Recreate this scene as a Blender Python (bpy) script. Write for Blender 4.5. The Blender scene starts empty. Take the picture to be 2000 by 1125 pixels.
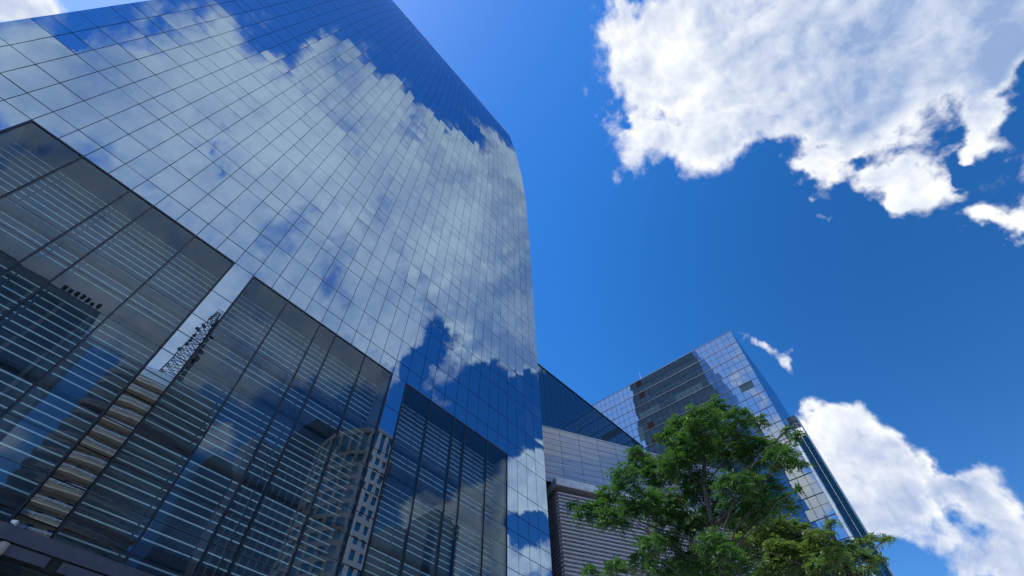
import bpy, math, random
from mathutils import Vector
S = bpy.context.scene
COL = S.collection
rnd = random.Random(11)
V = Vector
# ------------------------------------------------------------------ measured data
SPLIT = [0.6679, 0.6014, 0.4384, 0.4500]
CLOUD_AHEAD = [[0.2874, -0.149, 0.9462, 0.1241, 1], [0.3583, -0.2393, 0.9024, 0.1318, 1], [0.4245, -0.3271, 0.8443, 0.1275, 1], [0.4709, -0.4022, 0.7852, 0.1083, 1], [0.4841, -0.4522, 0.7491, 0.082, 1], [0.3487, -0.0787, 0.9339, 0.0819, 1], [0.4101, -0.1566, 0.8985, 0.1031, 1], [0.4646, -0.2491, 0.8498, 0.0946, 1], [0.5133, -0.324, 0.7947, 0.0848, 1], [0.5291, -0.3831, 0.7572, 0.0778, 1], [0.3972, 0.011, 0.9177, 0.0514, 1], [0.4284, -0.0658, 0.9012, 0.0491, 1], [0.4658, -0.1298, 0.8753, 0.0382, 1], [0.4849, -0.1888, 0.854, 0.0346, 1], [0.546, -0.2588, 0.7968, 0.0456, 1], [0.5672, -0.3114, 0.7625, 0.0567, 1], [0.2816, -0.077, 0.9564, 0.0612, 1], [0.5564, -0.2247, 0.8, 0.022, -0.8], [0.6001, -0.2522, 0.7591, 0.0151, -0.5], [0.6138, -0.3065, 0.7275, 0.014, -0.4], [0.6287, -0.3422, 0.6983, 0.0171, -0.6], [0.651, -0.3446, 0.6763, 0.0194, -0.6], [0.3779, -0.0314, 0.9253, 0.0204, -0.6], [0.364, 0.0213, 0.9312, 0.0143, -0.5], [0.582, -0.214, 0.7845, 0.0411, 1], [0.5826, -0.1904, 0.7901, 0.0275, 1], [0.6387, -0.2595, 0.7244, 0.0411, 1], [0.6308, -0.2315, 0.7406, 0.0335, 1], [0.6655, -0.2548, 0.7016, 0.0276, 1], [0.6323, -0.3004, 0.7141, 0.0349, 1], [0.6643, -0.3072, 0.6814, 0.0339, 0.68], [0.5997, -0.3882, 0.6998, 0.0299, 0.8], [0.614, -0.3654, 0.6997, 0.0205, 0.7], [0.6369, -0.3774, 0.6722, 0.0198, 0.5], [0.7116, -0.3303, 0.6202, 0.0302, 1], [0.719, -0.3398, 0.6063, 0.0245, 1], [0.6986, -0.3244, 0.6378, 0.018, 0.75], [0.6355, -0.1674, 0.7538, 0.0114, 0.75], [0.6102, -0.1713, 0.7735, 0.0114, 0.7], [0.7028, -0.2906, 0.6493, 0.0148, 0.6], [0.1888, -0.0718, 0.9794, 0.038, 0.68], [0.2019, -0.0998, 0.9743, 0.0266, 0.7], [0.8547, 0.0394, 0.5176, 0.0457, 1], [0.8402, 0.0392, 0.5409, 0.0306, 1], [0.8615, 0.0158, 0.5075, 0.0461, 1], [0.8806, -0.0036, 0.4739, 0.0476, 1], [0.8917, 0.0458, 0.4503, 0.0702, 1], [0.902, -0.0101, 0.4316, 0.0593, 1], [0.9179, 0.0478, 0.3939, 0.0661, 1], [0.8998, 0.0416, 0.4344, 0.058, 1], [0.8846, 0.0436, 0.4644, 0.045, 1], [0.904, -0.0623, 0.423, 0.0319, 1], [0.915, -0.0639, 0.3985, 0.029, 1], [0.9127, -0.0286, 0.4076, 0.0335, 1], [0.9247, -0.0412, 0.3784, 0.0352, -1.15], [0.9331, 0.0313, 0.3583, 0.0409, -1.3], [0.9319, 0.0797, 0.3539, 0.0305, -0.9], [0.8999, -0.1047, 0.4234, 0.0167, -0.5], [0.918, -0.0854, 0.3872, 0.0362, 1], [0.9279, -0.0987, 0.3596, 0.0447, 1], [0.9326, -0.0486, 0.3577, 0.0466, 1], [0.9326, -0.0071, 0.361, 0.0322, 1], [0.9427, -0.0661, 0.3271, 0.05, 1], [0.9467, 0.0054, 0.322, 0.0322, 1], [0.9439, 0.0417, 0.3277, 0.0179, 1], [0.9507, -0.0702, 0.302, 0.0312, 1], [0.7702, 0.0278, 0.6372, 0.0277, 0.62], [0.7512, 0.0346, 0.6592, 0.0212, 0.6], [0.7817, 0.025, 0.6232, 0.0239, 0.62], [0.7392, 0.0392, 0.6723, 0.0161, 0.58], [0.7713, 0.0029, 0.6365, 0.0153, 0.55], [0.8681, -0.0471, 0.4942, 0.0087, 0.55], [0.8635, -0.0456, 0.5023, 0.0059, 0.5], [-0.3865, 0.5311, 0.7541, 0.0373, 1], [-0.3674, 0.5356, 0.7604, 0.0177, 1], [-0.3937, 0.5474, 0.7385, 0.0281, 1], [0.6081, -0.4042, 0.6833, 0.0267, 0.7], [0.6597, -0.3902, 0.6423, 0.0321, 0.7], [0.7112, -0.3591, 0.6043, 0.0311, 0.85], [0.1316, -0.4806, 0.867, 0.1464, 1], [0.1495, -0.3371, 0.9295, 0.0985, 1], [0.218, -0.3186, 0.9225, 0.1088, 1], [0.1703, -0.2807, 0.9446, 0.0677, 1], [0.2574, -0.4237, 0.8684, 0.1442, 1], [0.291, -0.3218, 0.901, 0.102, 1], [0.3711, -0.3431, 0.8629, 0.0845, 1], [0.3891, -0.4292, 0.8151, 0.1111, 1], [0.4658, -0.3691, 0.8042, 0.085, 1], [0.2931, -0.5233, 0.8001, 0.1335, 1], [0.4625, -0.4367, 0.7716, 0.0635, 1], [0.5222, -0.4044, 0.7508, 0.0527, 1], [0.5193, -0.444, 0.7302, 0.0315, 0.8], [0.6827, -0.509, 0.5242, 0.0413, 1]]
CLOUD_BEHIND = [[0.6081, -0.4042, 0.6833, 0.0267, 0.7], [0.6597, -0.3902, 0.6423, 0.0321, 0.7], [0.7112, -0.3591, 0.6043, 0.0311, 0.85], [-0.3377, -0.5904, 0.7331, 0.0724, 1], [-0.2891, -0.5923, 0.752, 0.0844, 1], [-0.292, -0.6517, 0.7001, 0.0745, 1], [-0.2236, -0.6373, 0.7375, 0.0898, 1], [-0.2397, -0.5325, 0.8118, 0.0819, 1], [-0.2137, -0.4844, 0.8484, 0.0632, 1], [-0.1619, -0.602, 0.7819, 0.1061, 1], [-0.1471, -0.5009, 0.8529, 0.0915, 1], [-0.1101, -0.4565, 0.8829, 0.0539, 1], [-0.0904, -0.4268, 0.8998, 0.0507, 1], [-0.069, -0.5906, 0.804, 0.1249, 1], [-0.1064, -0.6882, 0.7177, 0.0991, 1], [-0.1802, -0.7212, 0.6689, 0.0954, 1], [-0.2196, -0.7406, 0.635, 0.0823, 1], [-0.0321, -0.475, 0.8794, 0.106, 1], [0.0506, -0.5497, 0.8338, 0.1382, 1], [-0.0289, -0.3667, 0.9299, 0.0753, 1], [-0.0847, -0.3351, 0.9384, 0.038, 1], [-0.111, -0.3166, 0.942, 0.0185, 1], [0.0437, -0.386, 0.9214, 0.1073, 1], [0.1316, -0.4806, 0.867, 0.1464, 1], [0.0359, -0.3253, 0.9449, 0.0586, 1], [0.1495, -0.3371, 0.9295, 0.0985, 1], [0.0935, -0.3167, 0.9439, 0.0682, 1], [0.218, -0.3186, 0.9225, 0.1088, 1], [0.1703, -0.2807, 0.9446, 0.0677, 1], [0.2574, -0.4237, 0.8684, 0.1442, 1], [0.291, -0.3218, 0.901, 0.102, 1], [0.3711, -0.3431, 0.8629, 0.0845, 1], [0.3891, -0.4292, 0.8151, 0.1111, 1], [0.4658, -0.3691, 0.8042, 0.085, 1], [0.2931, -0.5233, 0.8001, 0.1335, 1], [0.2129, -0.581, 0.7856, 0.1284, 1], [0.1476, -0.6405, 0.7536, 0.122, 1], [0.0257, -0.6848, 0.7282, 0.111, 1], [-0.0058, -0.7427, 0.6696, 0.0956, 1], [0.1147, -0.7148, 0.6899, 0.0926, 1], [0.2213, -0.6801, 0.6989, 0.0755, 1], [0.2951, -0.6261, 0.7218, 0.0743, 1], [0.329, -0.5987, 0.7303, 0.0505, 1], [-0.0948, -0.7709, 0.6299, 0.0856, 1], [-0.1307, -0.7976, 0.5889, 0.0794, 1], [0.0084, -0.7909, 0.6119, 0.0575, 1], [0.088, -0.7634, 0.64, 0.0666, 1], [0.0785, -0.7944, 0.6023, 0.04, 1], [0.1463, -0.7573, 0.6365, 0.0561, 1], [0.2097, -0.7318, 0.6485, 0.0452, 1], [0.2749, -0.6895, 0.6701, 0.0428, 1], [0.3385, -0.66, 0.6707, 0.0371, 1], [-0.0292, -0.7943, 0.6069, 0.0444, 1], [0.4625, -0.4367, 0.7716, 0.0635, 1], [0.5222, -0.4044, 0.7508, 0.0527, 1], [0.5193, -0.444, 0.7302, 0.0315, 0.8], [-0.0386, -0.2976, 0.9539, 0.0563, 0.7], [-0.1207, -0.2862, 0.9505, 0.0225, 0.7], [-0.2026, -0.3856, 0.9002, 0.0197, 0.55], [-0.1828, -0.3541, 0.9172, 0.0154, 0.45], [-0.0989, -0.6077, 0.788, 0.0137, -0.85], [-0.1318, -0.4978, 0.8572, 0.0162, -0.8], [-0.1375, -0.5591, 0.8176, 0.0095, -0.7], [-0.1414, -0.529, 0.8368, 0.0095, -0.6], [0.0884, -0.3116, 0.9461, 0.0327, -0.75], [0.123, -0.3185, 0.9399, 0.0175, -0.6], [0.0776, -0.3612, 0.9293, 0.0133, -0.45], [0.1498, -0.3169, 0.9366, 0.0138, -0.5], [0.1736, -0.2886, 0.9416, 0.0187, -0.5], [-0.3439, -0.5298, 0.7753, 0.0246, -1.2], [-0.3345, -0.5117, 0.7914, 0.0214, -1.1], [-0.3353, -0.5503, 0.7647, 0.0093, -0.6], [-0.0267, -0.2816, 0.9592, 0.0381, -0.7], [0.0033, -0.2467, 0.9691, 0.0371, -0.9], [0.0026, -0.3101, 0.9507, 0.018, -0.7], [0.3981, -0.5264, 0.7513, 0.026, -0.9], [0.407, -0.5603, 0.7214, 0.035, -1], [0.4045, -0.5969, 0.6929, 0.0324, -1], [0.4279, -0.5245, 0.736, 0.0208, -0.8], [-0.2753, -0.7077, 0.6507, 0.0109, -0.6], [-0.2773, -0.6911, 0.6675, 0.0172, -0.6], [-0.3829, -0.5367, 0.7519, 0.0115, -0.6], [0.4453, -0.5694, 0.691, 0.0225, 0.5], [0.4638, -0.5208, 0.7167, 0.026, 0.5], [0.4798, -0.4934, 0.7255, 0.0209, 0.5], [0.4699, -0.5526, 0.6884, 0.0205, 0.45], [0.4807, -0.5874, 0.6511, 0.0201, 0.5], [0.449, -0.6005, 0.6616, 0.0151, 0.35], [0.644, -0.5132, 0.5674, 0.0368, 1], [0.6363, -0.5463, 0.5446, 0.042, 1], [0.6506, -0.4921, 0.5785, 0.0273, 1], [0.6827, -0.509, 0.5242, 0.0413, 1], [0.6278, -0.5779, 0.5215, 0.0357, 1], [0.6083, -0.612, 0.5054, 0.0407, 1], [0.5984, -0.6402, 0.4817, 0.0435, 1], [0.5604, -0.6701, 0.4867, 0.0271, 1], [0.55, -0.6954, 0.4625, 0.03, 1], [0.6472, -0.6184, 0.4457, 0.0564, 1], [0.6607, -0.5678, 0.491, 0.044, 1], [0.6901, -0.5813, 0.4312, 0.0383, 1], [0.7218, -0.5477, 0.423, 0.0328, 1], [0.6958, -0.5482, 0.4641, 0.0251, -1.2], [0.7059, -0.529, 0.471, 0.0216, -1.1], [0.6772, -0.5632, 0.4735, 0.0163, -0.7], [0.1919, -0.8257, 0.5304, 0.0323, 1], [0.2049, -0.8396, 0.5031, 0.0222, 1], [0.2109, -0.8549, 0.4739, 0.0216, 1], [0.1958, -0.8176, 0.5414, 0.018, 1], [-0.0181, -0.9059, 0.4232, 0.0256, 0.7], [-0.0097, -0.9166, 0.3997, 0.0191, 0.7], [0.5251, -0.7391, 0.422, 0.0236, 0.6], [0.7075, -0.5064, 0.493, 0.0311, 1], [-0.757, 0.0756, 0.649, 0.0269, 1], [-0.7727, 0.1115, 0.6249, 0.0198, 1], [-0.7899, 0.0956, 0.6057, 0.0158, 1], [-0.7422, 0.1418, 0.655, 0.014, 0.7], [-0.7742, 0.1468, 0.6157, 0.0136, 0.7], [-0.7935, 0.1457, 0.5909, 0.0125, 0.7], [-0.8213, 0.1025, 0.5612, 0.034, 1], [-0.8467, 0.1037, 0.5219, 0.0411, 1], [-0.8861, 0.101, 0.4523, 0.0383, 1], [-0.874, 0.102, 0.4751, 0.0392, 1], [-0.898, 0.111, 0.4257, 0.03, 1], [0.2874, -0.149, 0.9462, 0.1241, 1], [0.3583, -0.2393, 0.9024, 0.1318, 1], [0.4245, -0.3271, 0.8443, 0.1275, 1], [0.4709, -0.4022, 0.7852, 0.1083, 1], [0.4841, -0.4522, 0.7491, 0.082, 1], [0.3487, -0.0787, 0.9339, 0.0819, 1], [0.4101, -0.1566, 0.8985, 0.1031, 1], [0.4646, -0.2491, 0.8498, 0.0946, 1], [0.5133, -0.324, 0.7947, 0.0848, 1], [0.5291, -0.3831, 0.7572, 0.0778, 1], [0.5672, -0.3114, 0.7625, 0.0567, 1], [0.2816, -0.077, 0.9564, 0.0612, 1], [0.5997, -0.3882, 0.6998, 0.0299, 0.8], [0.1888, -0.0718, 0.9794, 0.038, 0.68], [-0.3865, 0.5311, 0.7541, 0.0373, 1], [-0.3674, 0.5356, 0.7604, 0.0177, 1], [-0.3937, 0.5474, 0.7385, 0.0281, 1]]
SHADE_AHEAD = [[0.4239, -0.2648, 0.8661, 0.1295, 1.3], [0.4476, -0.3587, 0.8191, 0.1291, 0.9], [0.5139, -0.3961, 0.761, 0.1212, 0.9], [0.5167, -0.2967, 0.8031, 0.0877, 0.6], [0.5008, -0.4444, 0.7428, 0.0946, 0.3], [0.9128, 0.0149, 0.4082, 0.1037, 1.0], [0.9377, -0.0536, 0.3434, 0.0729, 0.6], [0.507, -0.3087, 0.8048, 0.0361, -0.4], [0.271, -0.6063, 0.7477, 0.1784, 0.45], [0.397, -0.5051, 0.7663, 0.0942, 0.3], [0.6744, -0.5798, 0.4571, 0.0802, 0.3]]
SHADE_BEHIND = [[-0.2743, -0.6475, 0.711, 0.1534, 0.35], [-0.1614, -0.6289, 0.7605, 0.1643, 0.3], [-0.173, -0.759, 0.6277, 0.1451, 0.5], [-0.0327, -0.7188, 0.6944, 0.1748, 0.5], [0.0724, -0.6164, 0.7841, 0.173, 0.4], [0.271, -0.6063, 0.7477, 0.1784, 0.45], [0.397, -0.5051, 0.7663, 0.0942, 0.3], [0.6744, -0.5798, 0.4571, 0.0802, 0.3], [0.4239, -0.2648, 0.8661, 0.1295, 1.3], [0.4476, -0.3587, 0.8191, 0.1291, 0.9], [0.5139, -0.3961, 0.761, 0.1212, 0.9], [0.5167, -0.2967, 0.8031, 0.0877, 0.6], [0.5008, -0.4444, 0.7428, 0.0946, 0.3], [0.507, -0.3087, 0.8048, 0.0361, -0.4]]
CROWN_NEAR = [[17.21, 7.04, 9.6, 0.61], [16.09, 5.61, 8.75, 0.6], [17.92, 5.39, 9.34, 0.51], [14.06, 6.5, 9.08, 0.45], [16.9, 4.1, 10.37, 0.53], [15.62, 5.48, 12.3, 0.71], [17.69, 3.77, 15.2, 0.57], [15.33, 3.95, 13.22, 0.8], [17.51, 5.44, 14.99, 0.75], [16.88, 3.08, 13.71, 0.65], [18.26, 2.64, 14.22, 0.34], [15.95, 5.65, 13.76, 0.43], [16.03, 4.86, 12.9, 1.08], [17.59, 4.0, 13.34, 1.1], [18.47, 3.19, 13.2, 0.93], [16.37, 2.27, 11.32, 0.63], [18.57, 2.07, 12.18, 0.26], [18.46, 1.73, 13.13, 0.21], [15.76, 1.58, 11.78, 0.14], [17.25, 2.25, 12.26, 0.2], [16.5, 6.51, 12.77, 0.88], [17.03, 7.47, 13.95, 0.63], [16.06, 7.19, 13.8, 0.33], [14.09, 6.89, 11.49, 0.59], [14.96, 8.06, 11.83, 0.52], [14.72, 8.46, 11.27, 0.51], [14.44, 8.97, 11.15, 0.41], [15.65, 10.15, 12.43, 0.21], [14.5, 7.8, 10.55, 0.66], [14.52, 6.74, 10.7, 0.84], [15.82, 6.43, 10.97, 0.95], [16.66, 5.4, 11.73, 0.87], [17.79, 5.35, 11.22, 0.8], [16.27, 5.86, 10.39, 0.74], [15.71, 3.8, 10.62, 0.83], [18.22, 3.46, 11.67, 0.7], [16.58, 3.62, 10.31, 0.63], [17.36, 3.06, 10.53, 0.4], [15.56, 6.63, 9.77, 0.49], [15.17, 5.04, 9.01, 0.61], [16.52, 6.33, 9.44, 0.74], [16.1, 7.98, 9.72, 0.52], [13.86, 7.76, 8.72, 0.4], [14.28, 8.96, 9.11, 0.27], [15.02, 6.83, 8.68, 0.52], [15.11, 4.68, 8.57, 0.42], [15.85, 2.16, 9.92, 0.08], [18.43, 2.97, 10.78, 0.13]]
CROWN_FAR = [[23.85, 5.77, 12.87, 0.71], [22.02, 4.77, 11.3, 0.66], [23.61, 4.06, 11.66, 0.67], [20.97, 2.88, 10.12, 0.47], [23.87, 6.2, 13.63, 0.88], [22.62, 4.94, 12.44, 0.94], [23.9, 4.3, 12.5, 0.9], [21.87, 3.18, 11.08, 0.65], [22.33, 2.78, 10.67, 0.59], [22.28, 2.23, 10.29, 0.44], [24.82, 1.8, 11.74, 0.25], [22.69, 1.18, 10.73, 0.19], [22.91, 2.01, 11.02, 0.22], [24.74, 2.03, 10.97, 0.31], [23.82, 6.19, 12.43, 0.83], [22.12, 4.55, 10.97, 0.75], [21.94, 3.6, 10.32, 0.63], [24.02, 3.19, 10.63, 0.49], [20.62, 5.82, 11.43, 0.47], [21.9, 5.47, 10.59, 0.73], [24.05, 4.72, 10.89, 0.74], [24.54, 2.57, 10.62, 0.38], [21.8, 2.46, 11.43, 0.17]]

EYE = 1.6
CAM_R = V((0.65388362, -0.75657881, -0.0049701))
CAM_U = V((-0.61509508, -0.53540654, 0.57879001))
CAM_F = V((0.44056129, 0.37540423, 0.81546148))
FOC = 939.2555          # focal length for a 2000 px wide frame
FACADE_Y = 22.7556      # the tower front stands this far in front of the viewer
MOD = 1.25              # facade module
X0 = -15.3171           # left edge of the tower front
SUN_AZ, SUN_EL = math.radians(-67.0), math.radians(60.5)
SUN = V((math.sin(SUN_AZ)*math.cos(SUN_EL), math.cos(SUN_AZ)*math.cos(SUN_EL), math.sin(SUN_EL)))

def to_px(p):
    q = V(p) - V((0, 0, EYE)); d = q.dot(CAM_F)
    if d < .1: return None
    return (1000 + FOC*q.dot(CAM_R)/d, 562.5 - FOC*q.dot(CAM_U)/d)

# ------------------------------------------------------------------ helpers
class MB:
    def __init__(s): s.v = []; s.f = []; s.m = []
    def quad(s, a, b, c, d):
        n = len(s.v); s.v += [V(a), V(b), V(c), V(d)]; s.f.append((n, n+1, n+2, n+3)); return s
    def poly(s, pts):
        n = len(s.v); s.v += [V(p) for p in pts]; s.f.append(tuple(range(n, n+len(pts)))); return s
    def box(s, a, b):
        x0, y0, z0 = a; x1, y1, z1 = b
        return s.obox(V(((x0+x1)/2, (y0+y1)/2, (z0+z1)/2)), V((abs(x1-x0)/2, 0, 0)), V((0, abs(y1-y0)/2, 0)), V((0, 0, abs(z1-z0)/2)))
    def obox(s, c, ax, ay, az):
        n = len(s.v); c = V(c)
        for i in (-1, 1):
            for j in (-1, 1):
                for k in (-1, 1): s.v.append(c + ax*i + ay*j + az*k)
        for f in ((0,1,3,2),(4,6,7,5),(0,4,5,1),(2,3,7,6),(0,2,6,4),(1,5,7,3)): s.f.append(tuple(n+i for i in f))
        return s
    def bar(s, p, q, r):
        p, q = V(p), V(q); d = (q-p); L = d.length
        if L < 1e-6: return s
        d /= L; a = d.cross(V((0, 0, 1)));
        if a.length < .01: a = V((1, 0, 0))
        a.normalize(); b = d.cross(a)
        return s.obox((p+q)/2, d*(L/2), a*r, b*r)
    def tube(s, pts, rad, n=7):
        rings = []
        for i, p in enumerate(pts):
            p = V(p); t = (V(pts[min(i+1, len(pts)-1)]) - V(pts[max(i-1, 0)]))
            t.normalize(); a = t.cross(V((.31, .87, .2))); a.normalize(); b = t.cross(a)
            k = len(s.v)
            for j in range(n):
                w = 2*math.pi*j/n; s.v.append(p + (a*math.cos(w) + b*math.sin(w))*rad[i])
            rings.append(k)
        for i in range(len(rings)-1):
            for j in range(n):
                s.f.append((rings[i]+j, rings[i]+(j+1) % n, rings[i+1]+(j+1) % n, rings[i+1]+j))
        return s
    def prism(s, outline, z0, z1):
        n = len(s.v); m = len(outline)
        s.v += [V((x, y, z0)) for x, y in outline] + [V((x, y, z1)) for x, y in outline]
        for i in range(m): s.f.append((n+i, n+(i+1) % m, n+m+(i+1) % m, n+m+i))
        s.f.append(tuple(n+m-1-i for i in range(m))); s.f.append(tuple(n+m+i for i in range(m)))
        return s

def world_loc(o):
    p = V((0, 0, 0))
    while o is not None: p += o.location; o = o.parent
    return p

def obj(name, mb, mat, parent=None, smooth=False, loc=None):
    me = bpy.data.meshes.new(name)
    off = world_loc(parent) if parent else V(loc or (0, 0, 0))
    me.from_pydata([tuple(p-off) for p in mb.v], [], mb.f)
    me.materials.append(mat)
    if mb.m:
        me.materials.append(M['joint']); me.polygons.foreach_set('material_index', mb.m)
    if smooth:
        me.polygons.foreach_set('use_smooth', [True]*len(me.polygons))
    me.update()
    o = bpy.data.objects.new(name, me); COL.objects.link(o)
    if parent: o.parent = parent
    elif loc: o.location = loc
    return o

def thing(name, label, cat, loc=(0, 0, 0), group=None):
    o = bpy.data.objects.new(name, None); COL.objects.link(o); o.location = loc
    o['label'] = label; o['category'] = cat
    if group: o['group'] = group
    return o

# ------------------------------------------------------------------ materials
def mat(name):
    m = bpy.data.materials.new(name); m.use_nodes = True
    return m, m.node_tree.nodes, m.node_tree.links

def plain(name, col, rough=.6, metal=0., noise=0., nscale=1.5, ior=1.45, bump=0., bscale=1.0, stretch=None):
    m, N, L = mat(name); b = N['Principled BSDF']
    b.inputs['Base Color'].default_value = (*col, 1); b.inputs['Roughness'].default_value = rough
    b.inputs['Metallic'].default_value = metal; b.inputs['IOR'].default_value = ior
    g = N.new('ShaderNodeNewGeometry')
    if noise > 0:
        t = N.new('ShaderNodeTexNoise'); t.inputs['Scale'].default_value = nscale; t.inputs['Detail'].default_value = 6
        if stretch:
            mp = N.new('ShaderNodeMapping'); mp.inputs['Scale'].default_value = stretch
            L.new(g.outputs['Position'], mp.inputs['Vector']); L.new(mp.outputs[0], t.inputs['Vector'])
        else: L.new(g.outputs['Position'], t.inputs['Vector'])
        r = N.new('ShaderNodeMapRange'); r.inputs[1].default_value = .3; r.inputs[2].default_value = .7
        r.inputs[3].default_value = 1-noise; r.inputs[4].default_value = 1+noise
        L.new(t.outputs[0], r.inputs[0])
        mx = N.new('ShaderNodeVectorMath'); mx.operation = 'SCALE'; mx.inputs[0].default_value = col
        L.new(r.outputs[0], mx.inputs['Scale']); L.new(mx.outputs[0], b.inputs['Base Color'])
    if bump > 0:
        t2 = N.new('ShaderNodeTexNoise'); t2.inputs['Scale'].default_value = bscale; t2.inputs['Detail'].default_value = 2
        if stretch:
            mp2 = N.new('ShaderNodeMapping'); mp2.inputs['Scale'].default_value = stretch
            L.new(g.outputs['Position'], mp2.inputs['Vector']); L.new(mp2.outputs[0], t2.inputs['Vector'])
        else: L.new(g.outputs['Position'], t2.inputs['Vector'])
        bp = N.new('ShaderNodeBump'); bp.inputs['Strength'].default_value = 1; bp.inputs['Distance'].default_value = bump
        L.new(t2.outputs[0], bp.inputs['Height']); L.new(bp.outputs[0], b.inputs['Normal'])
    return m

def mirror_glass(name, base, ior, tint, wave=.0012, wscale=.55, rough=0.0):
    """coated curtain wall glass: dark body, strong tinted reflection, slightly wavy"""
    m, N, L = mat(name); N.remove(N['Principled BSDF'])
    out = N['Material Output']
    g = N.new('ShaderNodeNewGeometry')
    t = N.new('ShaderNodeTexNoise'); t.inputs['Scale'].default_value = wscale; t.inputs['Detail'].default_value = 1.5
    L.new(g.outputs['Position'], t.inputs['Vector'])
    bp = N.new('ShaderNodeBump'); bp.inputs['Distance'].default_value = wave; bp.inputs['Strength'].default_value = 1
    L.new(t.outputs[0], bp.inputs['Height'])
    d = N.new('ShaderNodeBsdfDiffuse'); d.inputs['Color'].default_value = (*base, 1)
    gl = N.new('ShaderNodeBsdfGlossy'); gl.inputs['Color'].default_value = (*tint, 1); gl.inputs['Roughness'].default_value = rough
    L.new(bp.outputs[0], gl.inputs['Normal'])
    fr = N.new('ShaderNodeFresnel'); fr.inputs['IOR'].default_value = ior
    mx = N.new('ShaderNodeMixShader')
    L.new(fr.outputs[0], mx.inputs[0]); L.new(d.outputs[0], mx.inputs[1]); L.new(gl.outputs[0], mx.inputs[2])
    L.new(mx.outputs[0], out.inputs['Surface'])
    return m

def clear_glass(name, trans, ior, tint, wave=.0012, wscale=.6):
    m, N, L = mat(name); N.remove(N['Principled BSDF'])
    out = N['Material Output']
    g = N.new('ShaderNodeNewGeometry')
    t = N.new('ShaderNodeTexNoise'); t.inputs['Scale'].default_value = wscale; t.inputs['Detail'].default_value = 1.5
    L.new(g.outputs['Position'], t.inputs['Vector'])
    bp = N.new('ShaderNodeBump'); bp.inputs['Distance'].default_value = wave; bp.inputs['Strength'].default_value = 1
    L.new(t.outputs[0], bp.inputs['Height'])
    tr = N.new('ShaderNodeBsdfTransparent'); tr.inputs['Color'].default_value = (*trans, 1)
    gl = N.new('ShaderNodeBsdfGlossy'); gl.inputs['Color'].default_value = (*tint, 1); gl.inputs['Roughness'].default_value = 0
    L.new(bp.outputs[0], gl.inputs['Normal'])
    # reflectance of a thin pane, the same from both sides
    dp = N.new('ShaderNodeVectorMath'); dp.operation = 'DOT_PRODUCT'
    L.new(g.outputs['Normal'], dp.inputs[0]); L.new(g.outputs['Incoming'], dp.inputs[1])
    def mth(op, a, bb):
        q = N.new('ShaderNodeMath'); q.operation = op
        for k, x in enumerate((a, bb)):
            if x is None: continue
            if isinstance(x, (int, float)): q.inputs[k].default_value = x
            else: L.new(x, q.inputs[k])
        return q.outputs[0]
    f0 = ((ior-1)/(ior+1))**2
    p5 = mth('POWER', mth('SUBTRACT', 1.0, mth('ABSOLUTE', dp.outputs['Value'], None)), 5.0)
    fac = mth('ADD', mth('MULTIPLY', p5, 1-f0), f0)
    mx = N.new('ShaderNodeMixShader')
    L.new(fac, mx.inputs[0]); L.new(tr.outputs[0], mx.inputs[1]); L.new(gl.outputs[0], mx.inputs[2])
    L.new(mx.outputs[0], out.inputs['Surface'])
    return m

def leaf_mat(name, c1, c2, trans):
    m, N, L = mat(name); b = N['Principled BSDF']; out = N['Material Output']
    g = N.new('ShaderNodeNewGeometry')
    t = N.new('ShaderNodeTexNoise'); t.inputs['Scale'].default_value = 1.3; t.inputs['Detail'].default_value = 8
    t.inputs['Roughness'].default_value = .8
    L.new(g.outputs['Position'], t.inputs['Vector'])
    cr = N.new('ShaderNodeValToRGB'); cr.color_ramp.elements[0].position = .34; cr.color_ramp.elements[1].position = .66
    cr.color_ramp.elements[0].color = (*c1, 1); cr.color_ramp.elements[1].color = (*c2, 1)
    L.new(t.outputs[0], cr.inputs[0]); L.new(cr.outputs[0], b.inputs['Base Color'])
    b.inputs['Roughness'].default_value = .48
    tl = N.new('ShaderNodeBsdfTranslucent'); tl.inputs['Color'].default_value = (*trans, 1)
    mx = N.new('ShaderNodeMixShader'); mx.inputs[0].default_value = .42
    L.new(b.outputs[0], mx.inputs[1]); L.new(tl.outputs[0], mx.inputs[2]); L.new(mx.outputs[0], out.inputs['Surface'])
    return m

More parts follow.
